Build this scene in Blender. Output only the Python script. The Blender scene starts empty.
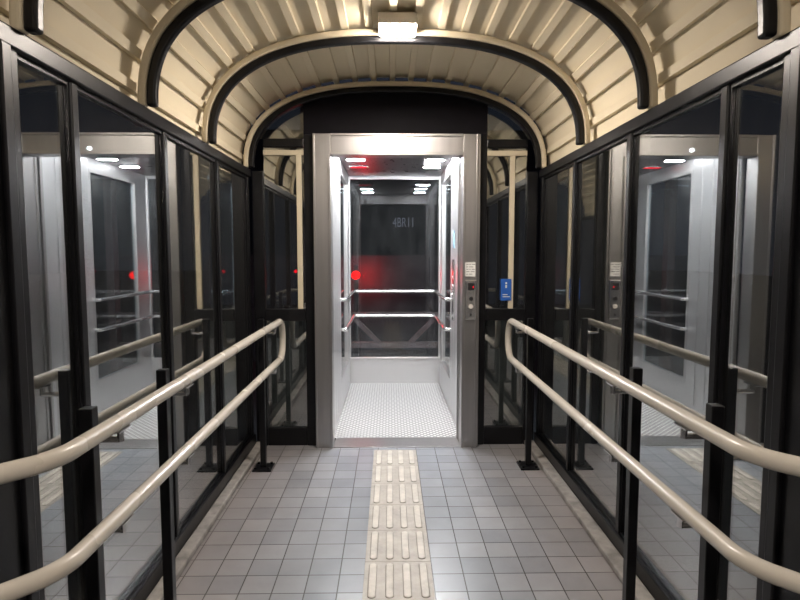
import bpy, bmesh, math
from mathutils import Vector, Matrix
C = bpy.context.scene.collection
bpy.context.scene.view_settings.view_transform = 'Standard'
CX = 0.04

# ---------------------------------------------------------------- materials
def new_mat(name):
    m = bpy.data.materials.new(name); m.use_nodes = True
    nt = m.node_tree; nt.nodes.clear()
    return m, nt, nt.nodes.new('ShaderNodeOutputMaterial')

def pbr(name, col, rough=0.5, metal=0.0, var=0.15, scale=8.0, bump=0.0, stretch=None, rvar=0.1, coat=0.0, spec=0.5):
    m, nt, out = new_mat(name)
    N, L = nt.nodes, nt.links
    b = N.new('ShaderNodeBsdfPrincipled')
    tc = N.new('ShaderNodeTexCoord'); mp = N.new('ShaderNodeMapping')
    if stretch: mp.inputs['Scale'].default_value = stretch
    L.new(tc.outputs['Object'], mp.inputs['Vector'])
    n = N.new('ShaderNodeTexNoise'); n.inputs['Scale'].default_value = scale; n.inputs['Detail'].default_value = 6
    L.new(mp.outputs[0], n.inputs['Vector'])
    cr = N.new('ShaderNodeValToRGB')
    cr.color_ramp.elements[0].position = 0.3; cr.color_ramp.elements[1].position = 0.7
    cr.color_ramp.elements[0].color = tuple(c*(1-var) for c in col)+(1,)
    cr.color_ramp.elements[1].color = tuple(min(1, c*(1+var)) for c in col)+(1,)
    L.new(n.outputs['Fac'], cr.inputs[0]); L.new(cr.outputs[0], b.inputs['Base Color'])
    mr = N.new('ShaderNodeMapRange'); mr.inputs[3].default_value = max(0.02, rough-rvar); mr.inputs[4].default_value = min(1, rough+rvar)
    L.new(n.outputs['Fac'], mr.inputs[0]); L.new(mr.outputs[0], b.inputs['Roughness'])
    b.inputs['Metallic'].default_value = metal
    b.inputs['Coat Weight'].default_value = coat
    b.inputs['Specular IOR Level'].default_value = spec
    if bump:
        bp = N.new('ShaderNodeBump'); bp.inputs['Strength'].default_value = bump; bp.inputs['Distance'].default_value = 0.002
        L.new(n.outputs['Fac'], bp.inputs['Height']); L.new(bp.outputs[0], b.inputs['Normal'])
    L.new(b.outputs[0], out.inputs[0])
    return m

def emit(name, col, s):
    m, nt, out = new_mat(name)
    e = nt.nodes.new('ShaderNodeEmission'); e.inputs[0].default_value = tuple(col)+(1,); e.inputs[1].default_value = s
    nt.links.new(e.outputs[0], out.inputs[0]); return m

def glass_mat(name, f0=0.075, haze=0.03, tint=(0.86, 0.93, 0.93), pw=4.0):
    m, nt, out = new_mat(name); N, L = nt.nodes, nt.links
    tr = N.new('ShaderNodeBsdfTransparent'); tr.inputs[0].default_value = tint+(1,)
    gl = N.new('ShaderNodeBsdfGlossy'); gl.inputs['Roughness'].default_value = 0.0; gl.inputs['Color'].default_value = (0.99, 0.985, 0.97, 1)
    lw = N.new('ShaderNodeLayerWeight'); lw.inputs[0].default_value = 0.5
    p = N.new('ShaderNodeMath'); p.operation = 'POWER'; p.inputs[1].default_value = pw
    L.new(lw.outputs['Facing'], p.inputs[0])
    mr = N.new('ShaderNodeMapRange'); mr.inputs[3].default_value = f0; mr.inputs[4].default_value = 1.0
    L.new(p.outputs[0], mr.inputs[0])
    mx = N.new('ShaderNodeMixShader'); L.new(mr.outputs[0], mx.inputs[0]); L.new(tr.outputs[0], mx.inputs[1]); L.new(gl.outputs[0], mx.inputs[2])
    df = N.new('ShaderNodeBsdfDiffuse'); df.inputs[0].default_value = (0.52, 0.52, 0.50, 1)
    tc = N.new('ShaderNodeTexCoord'); mp = N.new('ShaderNodeMapping'); mp.inputs['Scale'].default_value = (3, 3, 1)
    n = N.new('ShaderNodeTexNoise'); n.inputs['Scale'].default_value = 2.5; n.inputs['Detail'].default_value = 8; n.inputs['Roughness'].default_value = 0.65
    L.new(tc.outputs['Object'], mp.inputs[0]); L.new(mp.outputs[0], n.inputs['Vector'])
    m2 = N.new('ShaderNodeMapRange'); m2.inputs[1].default_value = 0.35; m2.inputs[2].default_value = 0.75; m2.inputs[3].default_value = haze*0.5; m2.inputs[4].default_value = haze*2.0
    L.new(n.outputs['Fac'], m2.inputs[0])
    mx2 = N.new('ShaderNodeMixShader'); L.new(m2.outputs[0], mx2.inputs[0]); L.new(mx.outputs[0], mx2.inputs[1]); L.new(df.outputs[0], mx2.inputs[2])
    L.new(mx2.outputs[0], out.inputs[0]); return m

TS = 0.135
def tile_mat():
    m, nt, out = new_mat('floor_tiles'); N, L = nt.nodes, nt.links
    b = N.new('ShaderNodeBsdfPrincipled'); tc = N.new('ShaderNodeTexCoord'); mp = N.new('ShaderNodeMapping')
    mp.inputs['Location'].default_value = (-0.184+TS*20, 0, 0)
    L.new(tc.outputs['Object'], mp.inputs[0])
    br = N.new('ShaderNodeTexBrick'); br.offset = 0; br.squash = 1
    br.inputs['Scale'].default_value = 1; br.inputs['Brick Width'].default_value = TS; br.inputs['Row Height'].default_value = TS
    br.inputs['Mortar Size'].default_value = 0.0026; br.inputs['Mortar Smooth'].default_value = 0.1
    br.inputs['Color1'].default_value = (0.185, 0.203, 0.228, 1); br.inputs['Color2'].default_value = (0.25, 0.265, 0.288, 1)
    br.inputs['Mortar'].default_value = (0.042, 0.040, 0.040, 1)
    L.new(mp.outputs[0], br.inputs['Vector'])
    n = N.new('ShaderNodeTexNoise'); n.inputs['Scale'].default_value = 3; n.inputs['Detail'].default_value = 8; n.inputs['Roughness'].default_value = 0.6
    L.new(tc.outputs['Object'], n.inputs['Vector'])
    mr = N.new('ShaderNodeMapRange'); mr.inputs[1].default_value = .3; mr.inputs[2].default_value = .7; mr.inputs[3].default_value = 0.84; mr.inputs[4].default_value = 1.08
    L.new(n.outputs['Fac'], mr.inputs[0])
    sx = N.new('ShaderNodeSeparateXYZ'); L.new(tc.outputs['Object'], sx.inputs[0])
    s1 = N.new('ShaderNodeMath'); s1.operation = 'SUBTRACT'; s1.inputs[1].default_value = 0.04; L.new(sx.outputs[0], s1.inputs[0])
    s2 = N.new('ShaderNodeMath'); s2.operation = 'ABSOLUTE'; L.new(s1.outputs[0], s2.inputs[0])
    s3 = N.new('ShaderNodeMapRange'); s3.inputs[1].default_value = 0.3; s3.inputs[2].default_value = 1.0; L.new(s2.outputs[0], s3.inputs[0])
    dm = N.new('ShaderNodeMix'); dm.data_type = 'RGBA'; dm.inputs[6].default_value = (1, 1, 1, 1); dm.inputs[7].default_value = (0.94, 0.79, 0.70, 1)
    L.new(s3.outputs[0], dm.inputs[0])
    mx = N.new('ShaderNodeMix'); mx.data_type = 'RGBA'; mx.blend_type = 'MULTIPLY'; mx.inputs[0].default_value = 1
    L.new(br.outputs['Color'], mx.inputs[6]); L.new(mr.outputs[0], mx.inputs[7])
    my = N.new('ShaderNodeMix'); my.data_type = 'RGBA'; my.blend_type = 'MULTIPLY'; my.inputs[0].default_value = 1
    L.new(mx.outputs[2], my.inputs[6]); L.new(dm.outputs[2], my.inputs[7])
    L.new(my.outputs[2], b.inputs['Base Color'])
    n3 = N.new('ShaderNodeTexNoise'); n3.inputs['Scale'].default_value = 10; n3.inputs['Detail'].default_value = 8
    L.new(tc.outputs['Object'], n3.inputs['Vector'])
    mr2 = N.new('ShaderNodeMapRange'); mr2.inputs[3].default_value = 0.25; mr2.inputs[4].default_value = 0.36
    L.new(n3.outputs['Fac'], mr2.inputs[0]); L.new(mr2.outputs[0], b.inputs['Roughness'])
    bp = N.new('ShaderNodeBump'); bp.invert = True; bp.inputs['Strength'].default_value = 0.5; bp.inputs['Distance'].default_value = 0.003
    L.new(br.outputs['Fac'], bp.inputs['Height']); L.new(bp.outputs[0], b.inputs['Normal'])
    L.new(b.outputs[0], out.inputs[0]); return m

def cabfloor_mat():
    m, nt, out = new_mat('studded_floor'); N, L = nt.nodes, nt.links
    b = N.new('ShaderNodeBsdfPrincipled'); tc = N.new('ShaderNodeTexCoord')
    mp = N.new('ShaderNodeMapping'); mp.inputs['Rotation'].default_value = (0, 0, math.radians(45)); mp.inputs['Scale'].default_value = (1, 1, 0)
    L.new(tc.outputs['Object'], mp.inputs[0])
    v = N.new('ShaderNodeTexVoronoi'); v.inputs['Scale'].default_value = 29; v.inputs['Randomness'].default_value = 0.0
    L.new(mp.outputs[0], v.inputs['Vector'])
    cr = N.new('ShaderNodeValToRGB'); cr.color_ramp.elements[0].position = 0.27; cr.color_ramp.elements[1].position = 0.36
    cr.color_ramp.elements[0].color = (0.50, 0.495, 0.485, 1); cr.color_ramp.elements[1].color = (0.19, 0.19, 0.19, 1)
    L.new(v.outputs['Distance'], cr.inputs[0]); L.new(cr.outputs[0], b.inputs['Base Color'])
    b.inputs['Roughness'].default_value = 0.55
    L.new(b.outputs[0], out.inputs[0]); return m

def tactile_mat():
    m, nt, out = new_mat('tactile_cream'); N, L = nt.nodes, nt.links
    b = N.new('ShaderNodeBsdfPrincipled'); tc = N.new('ShaderNodeTexCoord'); sx = N.new('ShaderNodeSeparateXYZ')
    L.new(tc.outputs['Object'], sx.inputs[0])
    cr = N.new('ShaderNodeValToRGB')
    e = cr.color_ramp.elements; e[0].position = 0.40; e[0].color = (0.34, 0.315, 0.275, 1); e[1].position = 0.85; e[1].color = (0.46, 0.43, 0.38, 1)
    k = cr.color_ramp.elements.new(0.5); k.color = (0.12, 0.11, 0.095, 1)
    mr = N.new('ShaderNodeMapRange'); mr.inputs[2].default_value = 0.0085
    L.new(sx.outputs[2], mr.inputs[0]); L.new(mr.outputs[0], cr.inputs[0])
    oi = N.new('ShaderNodeNewGeometry')
    n = N.new('ShaderNodeTexNoise'); n.inputs['Scale'].default_value = 9; n.inputs['Detail'].default_value = 10; n.inputs['Roughness'].default_value = 0.7
    L.new(oi.outputs['Position'], n.inputs['Vector'])
    m2 = N.new('ShaderNodeMapRange'); m2.inputs[1].default_value = .3; m2.inputs[2].default_value = .7; m2.inputs[3].default_value = .7; m2.inputs[4].default_value = 1.12
    L.new(n.outputs['Fac'], m2.inputs[0])
    mx = N.new('ShaderNodeMix'); mx.data_type = 'RGBA'; mx.blend_type = 'MULTIPLY'; mx.inputs[0].default_value = 1
    L.new(cr.outputs[0], mx.inputs[6]); L.new(m2.outputs[0], mx.inputs[7]); L.new(mx.outputs[2], b.inputs['Base Color'])
    b.inputs['Roughness'].default_value = 0.5
    L.new(b.outputs[0], out.inputs[0]); return m

BLACK = pbr('black_gloss_paint', (0.005, 0.005, 0.006), 0.33, 0, 0.3, 12, 0.25, spec=0.28, rvar=0.05)
BLACKM = pbr('black_matt_panel', (0.006, 0.005, 0.008), 0.6, 0, 0.2, 12, 0.0, spec=0.12)
CREAM = pbr('cream_rail_paint', (0.44, 0.405, 0.35), 0.27, 0, 0.03, 2, 0.0, rvar=0.03)
ROOF = pbr('cream_roof_sheet', (0.69, 0.61, 0.455), 0.65, 0, 0.02, 2, 0.0, spec=0.15, rvar=0.02)
RIBC = pbr('cream_rib_paint', (0.56, 0.49, 0.36), 0.45, 0, 0.03, 5, 0.0, spec=0.3)
STEEL = pbr('brushed_stainless', (0.42, 0.41, 0.405), 0.36, 1.0, 0.05, 30, 0.03, stretch=(1, 1, 0.03), rvar=0.04)
STEELH = pbr('polished_stainless', (0.78, 0.78, 0.79), 0.22, 0.95, 0.03, 20, rvar=0.03)
CABW = pbr('cab_stainless_wall', (0.66, 0.66, 0.665), 0.36, 0.85, 0.01, 3, 0.0, rvar=0.0)
CABC = pbr('cab_dark_ceiling', (0.20, 0.20, 0.21), 0.3, 0.8, 0.05, 14)
WHITE = pbr('white_paint', (0.66, 0.62, 0.57), 0.4, 0, 0.03)
GREYP = pbr('grey_reflection_backing', (0.16, 0.155, 0.15), 0.6, 0, 0.2, 5)  # grey of the added backing that imitates a reflection in the lower glass
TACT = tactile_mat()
CONC = pbr('concrete_kerb', (0.19, 0.178, 0.165), 0.85, 0, 0.35, 14, 0.6)
ASPH = pbr('asphalt', (0.03, 0.03, 0.032), 0.9, 0, 0.3, 20, 0.5)
RUST = pbr('oxide_painted_steel', (0.15, 0.09, 0.08), 0.6, 0, 0.3, 12, 0.2)
DARK = pbr('dark_plastic', (0.02, 0.02, 0.022), 0.35, 0, 0.1)
INK = pbr('grey_print', (0.16, 0.16, 0.17), 0.6, 0, 0.1)
BLUE = pbr('blue_sign', (0.015, 0.10, 0.42), 0.4, 0, 0.05)
LBLUE = pbr('pale_blue_notice', (0.22, 0.36, 0.48), 0.5, 0, 0.05)
PAPER = pbr('white_label', (0.7, 0.7, 0.68), 0.5, 0, 0.03)
BUILD = pbr('dark_brick', (0.05, 0.048, 0.052), 0.9, 0, 0.2)
PARA = pbr('grey_render', (0.07, 0.065, 0.068), 0.95, 0, 0.25, 3)
GLASS = glass_mat('dusty_glass', 0.26, 0.009, (0.80, 0.85, 0.86), 2.8)
GLASSC = glass_mat('clean_glass', 0.05, 0.010, (0.8, 0.86, 0.9))
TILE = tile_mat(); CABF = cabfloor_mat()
E_LAMP = emit('lamp_diffuser_glow', (1.0, 0.89, 0.79), 500)
E_CAB = emit('led_glow', (0.97, 0.975, 1.0), 740)
E_RED = emit('red_glow', (1.0, 0.0, 0.0), 12)
E_REDL = emit('red_lens_glow', (1.0, 0.02, 0.04), 1.5)
E_REDS = emit('red_signal_glow', (1.0, 0.0, 0.01), 2)
E_WIN = emit('dim_letter_glow', (0.9, 0.87, 1.0), 0.12)
E_IND = emit('indicator_glow', (0.9, 0.95, 1.0), 6)

# ---------------------------------------------------------------- helpers
def wloc(o):
    v = Vector((0, 0, 0))
    while o is not None:
        v += o.location; o = o.parent
    return v

def add(o, parent=None, world=(0, 0, 0), **props):
    C.objects.link(o)
    w = Vector(world)
    if parent is not None:
        o.parent = parent; o.location = w-wloc(parent)
    else: o.location = w
    for k, v in props.items(): o[k] = v
    return o

def empty(name, world, parent=None, **props):
    o = bpy.data.objects.new(name, None); o.empty_display_size = 0.1
    return add(o, parent, world, **props)

class MB:
    def __init__(s): s.bm = bmesh.new()
    def box(s, x0, x1, y0, y1, z0, z1, bev=0.0, seg=2):
        r = bmesh.ops.create_cube(s.bm, size=1)
        vs = r['verts']
        for v in vs:
            v.co = Vector(((x0+x1)/2+v.co.x*(x1-x0), (y0+y1)/2+v.co.y*(y1-y0), (z0+z1)/2+v.co.z*(z1-z0)))
        if bev:
            es = list({e for v in vs for e in v.link_edges})
            bmesh.ops.bevel(s.bm, geom=es, offset=bev, segments=seg, profile=0.5, affect='EDGES')
        return s
    def cyl(s, c, r, h, axis='Z', seg=20, r2=None):
        m = Matrix.Translation(Vector(c))
        if axis == 'X': m = m @ Matrix.Rotation(math.pi/2, 4, 'Y')
        if axis == 'Y': m = m @ Matrix.Rotation(math.pi/2, 4, 'X')
        bmesh.ops.create_cone(s.bm, cap_ends=True, segments=seg, radius1=r, radius2=r if r2 is None else r2, depth=h, matrix=m)
        return s
    def rod(s, a, b, w, d):
        a, b = Vector(a), Vector(b); L = (b-a).length
        q = (b-a).to_track_quat('Z', 'Y').to_matrix().to_4x4()
        r = bmesh.ops.create_cube(s.bm, size=1)
        for v in r['verts']:
            v.co = Vector((v.co.x*w, v.co.y*d, v.co.z*L))
            v.co = (a+b)/2+(q @ v.co)
        return s
    def obj(s, name, mat, parent=None, origin=None, smooth=False, **props):
        bb = [v.co for v in s.bm.verts]
        if origin is None:
            origin = Vector(((min(v.x for v in bb)+max(v.x for v in bb))/2, (min(v.y for v in bb)+max(v.y for v in bb))/2, min(v.z for v in bb)))
        origin = Vector(origin)
        bmesh.ops.translate(s.bm, verts=s.bm.verts, vec=-origin)
        bmesh.ops.recalc_face_normals(s.bm, faces=s.bm.faces)
        me = bpy.data.meshes.new(name); s.bm.to_mesh(me); s.bm.free()
        me.materials.append(mat)
        if smooth:
            for p in me.polygons: p.use_smooth = True
        o = bpy.data.objects.new(name, me)
        return add(o, parent, origin, **props)

def fillet(pts, r):
    pts = [Vector(p) for p in pts]; out = [pts[0]]
    for i in range(1, len(pts)-1):
        p, a, b = pts[i], pts[i-1], pts[i+1]
        rr = r[i-1] if isinstance(r, list) else r
        d1 = (a-p).normalized(); d2 = (b-p).normalized()
        s = p+d1*rr; e = p+d2*rr
        k = 0.5523
        c1 = s-d1*rr*k; c2 = e-d2*rr*k
        for j in range(11):
            t = j/10
            out.append(s*(1-t)**3+c1*3*t*(1-t)**2+c2*3*t*t*(1-t)+e*t**3)
    out.append(pts[-1]); return out

def tube(name, pts, r, mat, parent, **props):
    cu = bpy.data.curves.new(name, 'CURVE'); cu.dimensions = '3D'
    sp = cu.splines.new('POLY'); sp.points.add(len(pts)-1)
    for i, p in enumerate(pts): sp.points[i].co = (*p, 1)
    cu.bevel_depth = r; cu.bevel_resolution = 6; cu.use_fill_caps = True
    t = bpy.data.objects.new('tmp', cu); C.objects.link(t)
    dg = bpy.context.evaluated_depsgraph_get()
    me = bpy.data.meshes.new_from_object(t.evaluated_get(dg))
    bpy.data.objects.remove(t); bpy.data.curves.remove(cu)
    bm = bmesh.new(); bm.from_mesh(me); bpy.data.meshes.remove(me)
    mb = MB(); mb.bm.free(); mb.bm = bm
    return mb.obj(name, mat, parent, smooth=True, **props)

def text_obj(name, s, size, mat, parent, world, sx=1.0, **props):
    cu = bpy.data.curves.new(name, 'FONT'); cu.body = s; cu.size = size; cu.align_x = 'CENTER'; cu.extrude = size*0.03
    t = bpy.data.objects.new('tmp', cu); C.objects.link(t)
    dg = bpy.context.evaluated_depsgraph_get()
    me = bpy.data.meshes.new_from_object(t.evaluated_get(dg))
    bpy.data.objects.remove(t)
    me.transform(Matrix.Diagonal((sx, 1, 1, 1)))
    me.transform(Matrix.Rotation(math.pi/2, 4, 'X')); me.materials.clear(); me.materials.append(mat)
    return add(bpy.data.objects.new(name, me), parent, world, **props)

def dup(o, parent, world):
    n = o.copy(); C.objects.link(n)
    n.parent = parent
    n.location = Vector(world)-(wloc(parent) if parent else Vector((0, 0, 0)))
    for ch in o.children:
        dup(ch, n, Vector(world)+ch.location)
    return n

# ---------------------------------------------------------------- floor
YB = -1.2; YE = 4.2; WL = -0.97; WR = 1.05
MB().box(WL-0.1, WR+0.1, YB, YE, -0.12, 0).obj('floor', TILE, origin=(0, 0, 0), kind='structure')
MB().box(-30, 30, -12, 60, -0.45, -0.4).obj('ground', ASPH, kind='structure')
T0, T1 = -0.116, 0.184
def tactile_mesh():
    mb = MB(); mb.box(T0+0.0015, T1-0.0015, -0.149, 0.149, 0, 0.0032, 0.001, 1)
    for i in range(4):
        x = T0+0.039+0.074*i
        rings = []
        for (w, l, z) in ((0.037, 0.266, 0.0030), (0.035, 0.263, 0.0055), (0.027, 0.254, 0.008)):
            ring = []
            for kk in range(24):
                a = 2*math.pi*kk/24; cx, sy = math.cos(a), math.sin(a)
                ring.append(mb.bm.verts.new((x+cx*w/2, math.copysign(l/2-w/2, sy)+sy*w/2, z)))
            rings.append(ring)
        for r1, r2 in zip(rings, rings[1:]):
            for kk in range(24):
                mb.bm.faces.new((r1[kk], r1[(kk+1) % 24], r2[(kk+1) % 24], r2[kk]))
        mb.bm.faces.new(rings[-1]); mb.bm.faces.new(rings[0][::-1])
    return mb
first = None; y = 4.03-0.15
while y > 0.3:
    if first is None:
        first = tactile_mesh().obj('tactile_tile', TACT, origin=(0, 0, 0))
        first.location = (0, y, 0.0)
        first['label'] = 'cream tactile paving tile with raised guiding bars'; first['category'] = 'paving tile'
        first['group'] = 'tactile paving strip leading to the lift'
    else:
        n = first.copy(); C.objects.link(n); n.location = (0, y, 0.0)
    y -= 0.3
MB().box(WL, WL+0.06, YB, 4.14, 0, 0.035, 0.008).obj('baseboard_left', CONC, kind='structure')
MB().box(WR-0.07, WR, YB, 4.14, 0, 0.035, 0.008).obj('baseboard_right', CONC, kind='structure')

# ---------------------------------------------------------------- arch
NEXP = 2.5; Z0 = 1.985
def arch(a, b, n=90):
    pts = []
    for i in range(n+1):
        t = math.pi*i/n; c, s = math.cos(t), math.sin(t)
        pts.append((CX-a*math.copysign(abs(c)**(2/NEXP), c), Z0+b*abs(s)**(2/NEXP)))
    return pts
def arch_band(name, a, b, w, y0, y1, mat, **props):
    inn = arch(a, b); out = arch(a+w, b+w)
    mb = MB(); bm = mb.bm; rings = []
    for (xi, zi), (xo, zo) in zip(inn, out):
        rings.append([bm.verts.new((xi, y0, zi)), bm.verts.new((xi, y1, zi)), bm.verts.new((xo, y1, zo)), bm.verts.new((xo, y0, zo))])
    for r1, r2 in zip(rings, rings[1:]):
        for j in range(4):
            bm.faces.new((r1[j], r1[(j+1) % 4], r2[(j+1) % 4], r2[j]))
    bm.faces.new(rings[0]); bm.faces.new(rings[-1][::-1])
    o = mb.obj(name, mat, **props)
    md = o.modifiers.new('bev', 'BEVEL'); md.width = 0.01; md.segments = 3; md.limit_method = 'ANGLE'; md.angle_limit = math.radians(50)
    return o
for y in [1.62, 2.40, 3.19, 4.07]:
    arch_band('roof_rib', 0.972, 0.527 if y < 4 else 0.510, 0.038, y-0.020, y+0.020, BLACK, label='black painted steel arch rib under the corrugated roof', category='roof rib', group='black arch ribs of the canopy')
    arch_band('roof_band', 1.0115, 0.5665 if y < 4 else 0.5495, 0.034, y-0.022, y+0.022, RIBC, label='cream painted arched band between roof sheets', category='roof band', group='cream arch bands of the canopy')

def corrugated():
    dense = arch(1.06, 0.612, 800)
    dense = [(dense[0][0], Z0-0.03)]+dense+[(dense[-1][0], Z0-0.03)]
    S = [0]
    for p, q in zip(dense, dense[1:]): S.append(S[-1]+math.hypot(q[0]-p[0], q[1]-p[1]))
    tot = S[-1]; nper = round(tot/0.13); per = tot/nper
    import bisect
    def at(s):
        s = min(max(s, 0), tot); i = min(max(bisect.bisect(S, s)-1, 0), len(S)-2)
        f = (s-S[i])/max(1e-9, S[i+1]-S[i]); p, q = dense[i], dense[i+1]
        x = p[0]+(q[0]-p[0])*f; z = p[1]+(q[1]-p[1])*f
        a, b = dense[max(0, i-3)], dense[min(len(dense)-1, i+4)]
        dx, dz = b[0]-a[0], b[1]-a[1]; l = math.hypot(dx, dz)
        return x, z, -dz/l, dx/l
    pr = []
    for k in range(nper):
        s0 = k*per
        for fs, h in ((0, 0.020), (0.66, 0.020), (0.69, 0.0), (0.97, 0.0)):
            x, z, nx, nz = at(s0+fs*per); pr.append((x+nx*h, z+nz*h))
    x, z, nx, nz = at(tot); pr.append((x, z))
    mb = MB(); bm = mb.bm
    A = [bm.verts.new((x, YB, z)) for x, z in pr]; B = [bm.verts.new((x, 4.15, z)) for x, z in pr]
    for i in range(len(pr)-1): bm.faces.new((A[i], A[i+1], B[i+1], B[i]))
    o = mb.obj('ceiling', ROOF, kind='structure')
    md = o.modifiers.new('s', 'SOLIDIFY'); md.thickness = 0.004; md.offset = 1
    return o
corrugated()

# ---------------------------------------------------------------- side walls
BT = 1.982
def side_wall(name, xin, sgn):
    def bx(a, b): return (min(xin+sgn*a, xin+sgn*b), max(xin+sgn*a, xin+sgn*b))
    root = empty(name, (xin+sgn*0.035, 2.6, 0), kind='structure')
    gt = BT-0.055
    x0, x1 = bx(0, 0.075)
    MB().box(x0, x1, YB, 4.13, gt, BT, 0.006).obj('top_beam', BLACK, root)
    x0, x1 = bx(0.0, 0.07)
    MB().box(x0, x1, YB, 4.13, 0.0, 0.10, 0.006).obj('bottom_beam', BLACK, root)
    x0, x1 = bx(0.008, 0.055)
    posts = [1.865, 2.60, 3.37, 4.085]
    w = 0.020
    for y in posts:
        MB().box(x0, x1, y-w, y+w, 0.1005, gt-0.0005, 0.005).obj('post', BLACK, root)
    YC = 1.58
    mb = MB(); c0, c1 = bx(-0.0, 0.12); mb.box(c0, c1, 0.94, YC, 0, gt-0.001, 0.008)
    d0, d1 = bx(-0.014, 0.0); mb.box(d0, d1, 1.49, 1.53, 0, gt-0.001, 0.004)
    mb.obj('end_column', BLACK, root)
    ys = [YC]+posts
    g0, g1 = bx(0.030, 0.034)
    for a, b in zip(ys, ys[1:]):
        ya = a+(0.0 if a == YC else w); yb = b-w
        MB().box(g0, g1, ya, yb, 0.10, gt).obj('glass_pane', GLASS, root)
        mb = MB(); e0, e1 = bx(0.016, 0.029)
        mb.box(e0, e1, ya, yb, 0.10, 0.112).box(e0, e1, ya, yb, gt-0.014, gt).box(e0, e1, ya, ya+0.008, 0.112, gt-0.014).box(e0, e1, yb-0.008, yb, 0.112, gt-0.014)
        mb.obj('glazing_bead', BLACK, root)
    MB().box(g0, g1, YB, 0.94, 0.10, gt).obj('glass_pane', GLASS, root)
side_wall('wall_left', WL, -1)
side_wall('wall_right', WR, 1)

# ---------------------------------------------------------------- end wall
end = empty('wall_back', (CX, 4.17, 0), kind='structure')
JL, JR = -0.532, 0.632
FT = 2.222
def arch_z(x, a, b):
    u = min(1, abs((x-CX)/a)); return Z0+b*(1-u**NEXP)**(1/NEXP)
def arch_fill(name, xa, xb, zb, y0, y1, mat, a=1.0, b=0.54):
    mb = MB(); bm = mb.bm; n = 24
    xs = [xa+(xb-xa)*i/n for i in range(n+1)]
    poly = [(xa, zb)]+[(x, arch_z(x, a, b)) for x in xs if arch_z(x, a, b) > zb+0.001]+[(xb, zb)]
    f = [bm.verts.new((x, y0, z)) for x, z in poly]; g = [bm.verts.new((x, y1, z)) for x, z in poly]
    bm.faces.new(f); bm.faces.new(g[::-1])
    for i in range(len(poly)):
        j = (i+1) % len(poly)
        if (Vector(poly[i])-Vector(poly[j])).length > 1e-6: bm.faces.new((f[i], f[j], g[j], g[i]))
    mb.obj(name, mat, end)
PL, PR = JL-0.072, JR+0.055
arch_fill('header_panel', PL, PR, FT+0.004, 4.155, 4.195, BLACKM)
arch_fill('glass_pane', -0.94, PL-0.002, 2.20, 4.168, 4.174, GLASS)
arch_fill('glass_pane', PR+0.002, 1.02, 2.20, 4.168, 4.174, GLASS)
for (a, b) in ((WL+0.0, -0.89), (PL, JL-0.002), (JR+0.002, PR), (0.972, WR-0.0)):
    MB().box(a, b, 4.14, 4.20, 0, 1.975 if (a < -0.9 or b > 1) else FT+0.003, 0.006).obj('post', BLACK, end)
for (a, b) in ((-0.89, PL), (PR, 0.972)):
    MB().box(a, b, 4.145, 4.195, 0, 0.13, 0.005).obj('bottom_beam', BLACK, end)
    MB().box(a, b, 4.135, 4.195, 0.915, 1.0, 0.005).obj('middle_rail', BLACK, end)
    MB().box(a, b, 4.145, 4.195, 2.14, 2.199, 0.005).obj('top_rail', BLACK, end)
    MB().box(a, b, 4.168, 4.172, 0.13, 0.915).obj('glass_pane', GLASS, end)
    MB().box(a, b, 4.168, 4.172, 1.0, 2.14).obj('glass_pane', GLASS, end)
    # pale frame strips on the room side of the glass
    mb = MB(); y0, y1 = 4.150, 4.166
    mb.box(a, b, y0, y1, 2.085, 2.12, 0.003)
    if a < 0: mb.box(b-0.055, b-0.018, y0, y1, 1.0, 2.085, 0.003)
    else: mb.box(a+0.165, a+0.20, y0, y1, 1.0, 2.085, 0.003)
    mb.obj('inner_frame', RIBC, end)
    MB().box(a, b, 4.30, 4.31, 0.0, 0.9).obj('reflection_backing', GREYP, end)  # added backing, its grey stands in for the reflection in the lower glass

# ---------------------------------------------------------------- lift
lift = empty('elevator', (0.05, 4.1, 0), label='stainless steel elevator with open doorway and brightly lit cab', category='elevator')
OL, OR_, OT = -0.41, 0.51, 2.075
def jamb(x0, x1, inner_hi):
    mb = MB(); mb.box(x0, x1, 4.085, 4.20, 0.0, FT, 0.004)
    s = x1 if inner_hi else x0
    if inner_hi: mb.box(s-0.018, s, 4.072, 4.086, 0, OT, 0.003).box(x0, x0+0.014, 4.075, 4.086, 0, FT, 0.003)
    else: mb.box(s, s+0.018, 4.072, 4.086, 0, OT, 0.003).box(x1-0.03, x1-0.016, 4.075, 4.086, 0, FT, 0.003)
    return mb
frame = empty('door_frame', (0.05, 4.14, 0), lift)
jamb(JL, OL, True).obj('jamb', STEEL, frame)
jamb(OR_, JR, False).obj('jamb', STEEL, frame)
MB().box(OL, OR_, 4.085, 4.20, OT, FT, 0.004).box(OL, OR_, 4.07, 4.086, OT, OT+0.018, 0.003).box(OL, OR_, 4.074, 4.086, FT-0.018, FT, 0.003).obj('header', STEEL, frame)
MB().cyl((0.055, 4.08, 2.115), 0.013, 0.012, 'Y').obj('indicator_lamp', E_IND, frame)
MB().box(OL, OR_, 4.085, 4.30, 0, 0.006, 0.001).obj('door_sill', STEEL, lift)
MB().box(OR_-0.004, OR_+0.12, 4.205, 4.235, 0.01, 2.2, 0.003).obj('door_leaf', STEEL, lift)
MB().box(OR_-0.012, OR_+0.12, 4.25, 4.28, 0.01, 2.2, 0.003).obj('door_leaf', STEEL, lift)
KL, KR, KB, KT = -0.43, 0.53, 6.15, 2.2
MB().box(KL, KR, 4.301, KB, -0.05, 0.004).obj('cab_floor', CABF, lift)
MB().box(KL-0.03, KR+0.03, 4.30, KB+0.03, KT, KT+0.05).obj('cab_ceiling', CABC, lift)
WA, WB, WZ0, WZ1 = 5.0, 5.85, 0.30, 2.08
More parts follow.
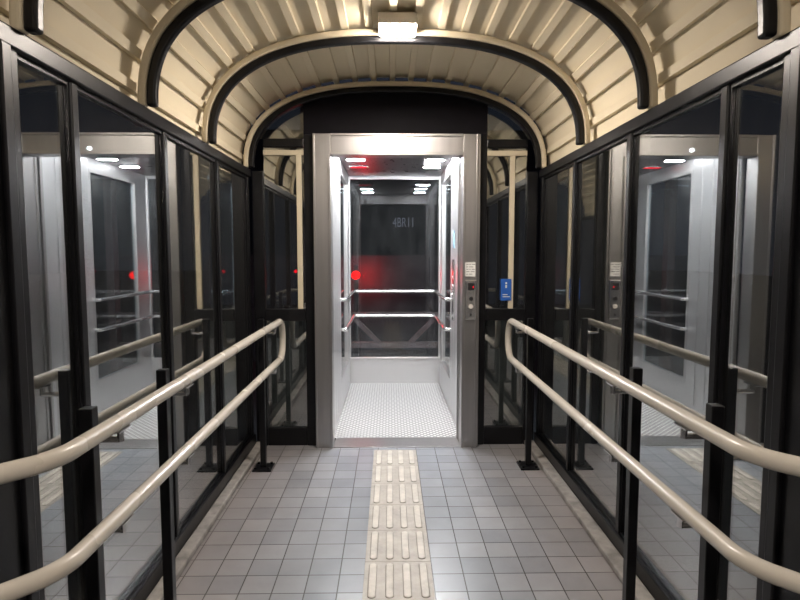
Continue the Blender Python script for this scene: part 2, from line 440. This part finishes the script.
for s, xa in ((-1, KL), (1, KR)):
    def q(a, b): return (min(xa+s*a, xa+s*b), max(xa+s*a, xa+s*b))
    a0, a1 = q(0, 0.03); mb = MB()
    mb.box(a0, a1, 4.30, WA, 0, KT).box(a0, a1, WB, KB+0.03, 0, KT).box(a0, a1, WA, WB, 0, WZ0).box(a0, a1, WA, WB, WZ1, KT)
    b0, b1 = q(-0.008, 0)
    for ya, yb in ((4.32, 4.47), (4.485, 4.64), (4.655, 4.80), (4.815, WA-0.04)):
        mb.box(b0, b1, ya, yb, 0.1, KT-0.005, 0.003)
    mb.box(b0, b1, WA-0.03, WA, WZ0-0.03, WZ1+0.03, 0.003).box(b0, b1, WB, WB+0.03, WZ0-0.03, WZ1+0.03, 0.003)
    mb.box(b0, b1, WA, WB, WZ0-0.03, WZ0, 0.003).box(b0, b1, WA, WB, WZ1, WZ1+0.03, 0.003)
    mb.obj('cab_wall', CABW, lift)
    g0, g1 = q(0.012, 0.018)
    MB().box(g0, g1, WA, WB, WZ0, WZ1).obj('side_window', GLASSC, lift)
mb = MB(); mb.box(KL, KR, KB, KB+0.03, 0.004, 0.28).box(KL, KR, KB-0.012, KB, 0.265, 0.29, 0.003)
mb.box(KL, KL+0.012, KB, KB+0.03, 0.28, KT).box(KR-0.012, KR, KB, KB+0.03, 0.28, KT).box(KL+0.012, KR-0.012, KB, KB+0.03, KT-0.03, KT)
mb.obj('rear_panel', CABW, lift)
MB().box(KL+0.012, KR-0.012, KB+0.01, KB+0.016, 0.28, KT-0.03).obj('rear_window', GLASSC, lift)
for z in (1.0, 0.74):
    h = 0.05; ye = 4.985
    pts = [(KL+0.008, ye, z), (KL+h, ye, z), (KL+h, KB-h, z), (KR-h, KB-h, z), (KR-h, ye, z), (KR-0.008, ye, z)]
    tube('cab_handrail', fillet(pts, [0.018, 0.03, 0.03, 0.018]), 0.016, STEELH, lift)
cop = MB().box(KR-0.018, KR-0.0085, 4.67, 4.79, 0.85, 1.35, 0.003).obj('operating_panel', STEELH, lift)
MB().box(KR-0.022, KR-0.0185, 4.70, 4.76, 1.26, 1.32).obj('display', DARK, cop)
for z in (1.06, 1.13, 1.2):
    MB().cyl((KR-0.021, 4.73, z), 0.014, 0.006, 'X').obj('button', STEEL, cop)
for x in (-0.29, 0.39):
    for y in (4.62, 5.04, 5.46):
        red = (x < 0 and y > 5.3)
        d = MB().box(x-0.09, x+0.09, y-0.045, y+0.045, KT-0.008, KT-0.0005, 0.002).obj('downlight', STEELH, lift)
        MB().box(x-0.07, x+0.07, y-0.028, y+0.028, KT-0.012, KT-0.0085).obj('lens', E_REDL if red else E_CAB, d)
cp = MB().box(0.530, 0.609, 4.060, 4.0845, 0.93, 1.21, 0.005).obj('call_panel', STEELH, lift)
MB().box(0.547, 0.592, 4.056, 4.0595, 1.14, 1.19).obj('display', DARK, cp)
MB().box(0.582, 0.587, 4.0535, 4.0555, 1.155, 1.168).obj('indicator', E_REDS, cp)
MB().cyl((0.5695, 4.055, 1.08), 0.014, 0.008, 'Y').obj('button', DARK, cp)
MB().cyl((0.5695, 4.055, 1.025), 0.016, 0.008, 'Y').obj('button', WHITE, cp)
MB().cyl((0.5695, 4.056, 0.965), 0.008, 0.006, 'Y').obj('key_switch', DARK, cp)
sg = MB().box(0.528, 0.612, 4.079, 4.0845, 1.235, 1.335, 0.001).obj('notice_sign', PAPER, label='small white printed notice on the elevator frame', category='sign')
mb = MB()
for r, segs in enumerate([((.538, .553), (.558, .570), (.578, .60)), ((.538, .550), (.556, .585)), ((.538, .552), (.558, .568), (.576, .598)), ((.538, .56), (.568, .596)), ((.538, .55), (.556, .58))]):
    z = 1.322-r*0.017
    for a, b in segs: mb.box(a, b, 4.0775, 4.0788, z-0.0045, z)
mb.obj('print', INK, sg)
MB().box(KR-0.0115, KR-0.0085, 4.67, 4.78, 1.44, 1.58, 0.001).obj('notice_sign', LBLUE, label='pale blue notice on the cab side wall', category='sign')
sg = MB().box(0.795, 0.870, 4.140, 4.1495, 1.06, 1.215, 0.001).obj('information_sign', BLUE, label='small blue sign with white mark on the glass beside the elevator', category='sign')
for nm, f in (('white_dot', lambda: MB().cyl((0.8325, 4.1385, 1.185), 0.007, 0.003, 'Y')), ('white_figure', lambda: MB().box(0.8265, 0.8385, 4.137, 4.1398, 1.15, 1.172)),
              ('white_line', lambda: MB().box(0.808, 0.858, 4.137, 4.1398, 1.085, 1.09)), ('white_line', lambda: MB().box(0.808, 0.843, 4.137, 4.1398, 1.10, 1.105))):
    f().obj(nm, PAPER, sg)

# ---------------------------------------------------------------- ceiling lamp
zt = Z0+0.609
def lamp(y):
    r = empty('ceiling_lamp', (CX, y, zt), label='flat rectangular white ceiling lamp under the corrugated roof, switched on', category='lamp', group='canopy ceiling lamps')
    MB().box(CX-0.098, CX+0.098, y-0.083, y+0.083, zt-0.058, zt-0.003, 0.004).obj('housing', WHITE, r)
    MB().box(CX-0.090, CX+0.090, y-0.075, y+0.075, zt-0.067, zt-0.0585, 0.003).obj('diffuser', E_LAMP, r)
lamp(3.06); lamp(-0.1)

# ---------------------------------------------------------------- handrails
def handrail(xr, sgn, xw, lab):
    zu, zl, ye = 0.942, 0.685, 3.98
    root = empty('handrail', (xr, 2.6, 0), label=lab, category='handrail', group='double handrails along the walkway')
    r = 0.0215
    xe = xw-sgn*0.006
    pu = [(xe, 1.005, zu), (xr, 1.27, zu), (xr, ye, zu), (xr, ye, zl), (xr, 1.27, zl), (xe, 1.005, zl)]
    tube('rail', fillet(pu, [0.06, 0.124, 0.124, 0.06]), r, CREAM, root)
    xp = xr+sgn*0.085
    proto = None
    for y in (1.57, 2.09, 3.70):
        if proto is None:
            p = MB().box(xp-0.018, xp+0.018, y-0.018, y+0.018, 0.014, 0.98, 0.003).obj('support_post', BLACK, root)
            mb = MB().box(xp-0.06, xp+0.06, y-0.07, y+0.07, 0.0, 0.012, 0.002)
            for dx in (-0.042, 0.042):
                for dy in (-0.05, 0.05): mb.cyl((xp+dx, y+dy, 0.018), 0.009, 0.012, 'Z', 6)
            mb.obj('base_plate', BLACK, p)
            for z in (zu, zl):
                mb = MB(); mb.cyl((xr+sgn*0.0335, y, z-0.052), 0.009, 0.067, 'X', 12)
                mb.cyl((xr, y, z-0.04), 0.009, 0.034, 'Z', 12)
                mb.box(xr-0.014, xr+0.014, y-0.035, y+0.035, z-0.027, z-0.0205, 0.002)
                mb.obj('bracket', STEELH, p, label='steel bracket arm')
            proto = p; py = y
        else:
            w = wloc(proto)+Vector((0, y-py, 0)); dup(proto, root, w)
    for z in (zu, zl):
        MB().cyl((xw-sgn*0.004, 1.03, z), 0.045, 0.008, 'X', 24).obj('flange', CREAM, root)
handrail(-0.74, -1, WL, 'double cream tubular handrail on black posts beside the glass wall')
handrail(0.82, 1, WR, 'double cream tubular handrail on black posts beside the glass wall')

# ---------------------------------------------------------------- outside
tr = MB().box(-0.9, 1.0, 6.32, 6.40, 0.36, 0.42)
tr.box(-0.9, 1.0, 6.32, 6.40, 0.70, 0.75)
tr.rod((-0.42, 6.36, 0.71), (-0.12, 6.36, 0.41), 0.045, 0.05).rod((0.52, 6.36, 0.71), (0.22, 6.36, 0.41), 0.045, 0.05)
tr.box(-0.95, -0.87, 6.3, 6.42, -0.4, 3).box(0.97, 1.05, 6.3, 6.42, -0.4, 3)
tr.obj('steel_bracing', RUST, label='rust red steel bracing behind the elevator shaft', category='steel frame')
MB().box(-3, 4, 9.6, 9.8, -0.4, 1.36).obj('glow_catch_wall', PARA, label='low dark wall added behind the elevator to catch the red glow', category='wall')  # added surface for the red glow, tall enough to hold all of it
def signal(x, y, z, r, mat, lab):
    s = MB().box(x-0.03, x+0.03, y, y+0.06, -0.4, z+0.15).obj('signal_post', DARK, label=lab, category='signal light')
    mb = MB(); mb.cyl((x, y-0.035, z), r, 0.05, 'Y', 24); mb.obj('red_lamp', mat, s)
signal(-0.48, 8.2, 1.09, 0.055, E_RED, 'thin dark post with glowing red signal lamp')
signal(-1.45, 9.0, 1.12, 0.025, E_REDS, 'thin dark post with small red signal lamp')
bld = MB().box(-8, 12, 27, 30, -0.4, 7).obj('building', BUILD, label='dark distant building with dim illuminated lettering', category='building')
text_obj('sign_lettering', '4BR11', 0.62, E_WIN, bld, (0.64, 26.95, 2.6), sx=0.62)

l = bpy.data.lights.new('red_glow_fill', 'POINT'); l.energy = 13; l.color = (1, 0.01, 0.01); l.shadow_soft_size = 0.04  # added unseen light, makes a soft red pool on the low wall
lo = bpy.data.objects.new('red_glow_fill', l); C.objects.link(lo); lo.location = (-0.40, 9.37, 1.03)

# ---------------------------------------------------------------- world + camera
w = bpy.data.worlds.new('night'); bpy.context.scene.world = w; w.use_nodes = True
w.node_tree.nodes['Background'].inputs[0].default_value = (0.018, 0.020, 0.028, 1)
w.node_tree.nodes['Background'].inputs[1].default_value = 1.0
cam = bpy.data.cameras.new('camera'); co = bpy.data.objects.new('camera', cam); C.objects.link(co)
cam.sensor_width = 36; cam.lens = 580/800*36; cam.clip_start = 0.02
co.location = (0, 0, 1.4)
co.rotation_euler = (math.radians(90-4.63), 0, math.radians(-0.99))
bpy.context.scene.camera = co
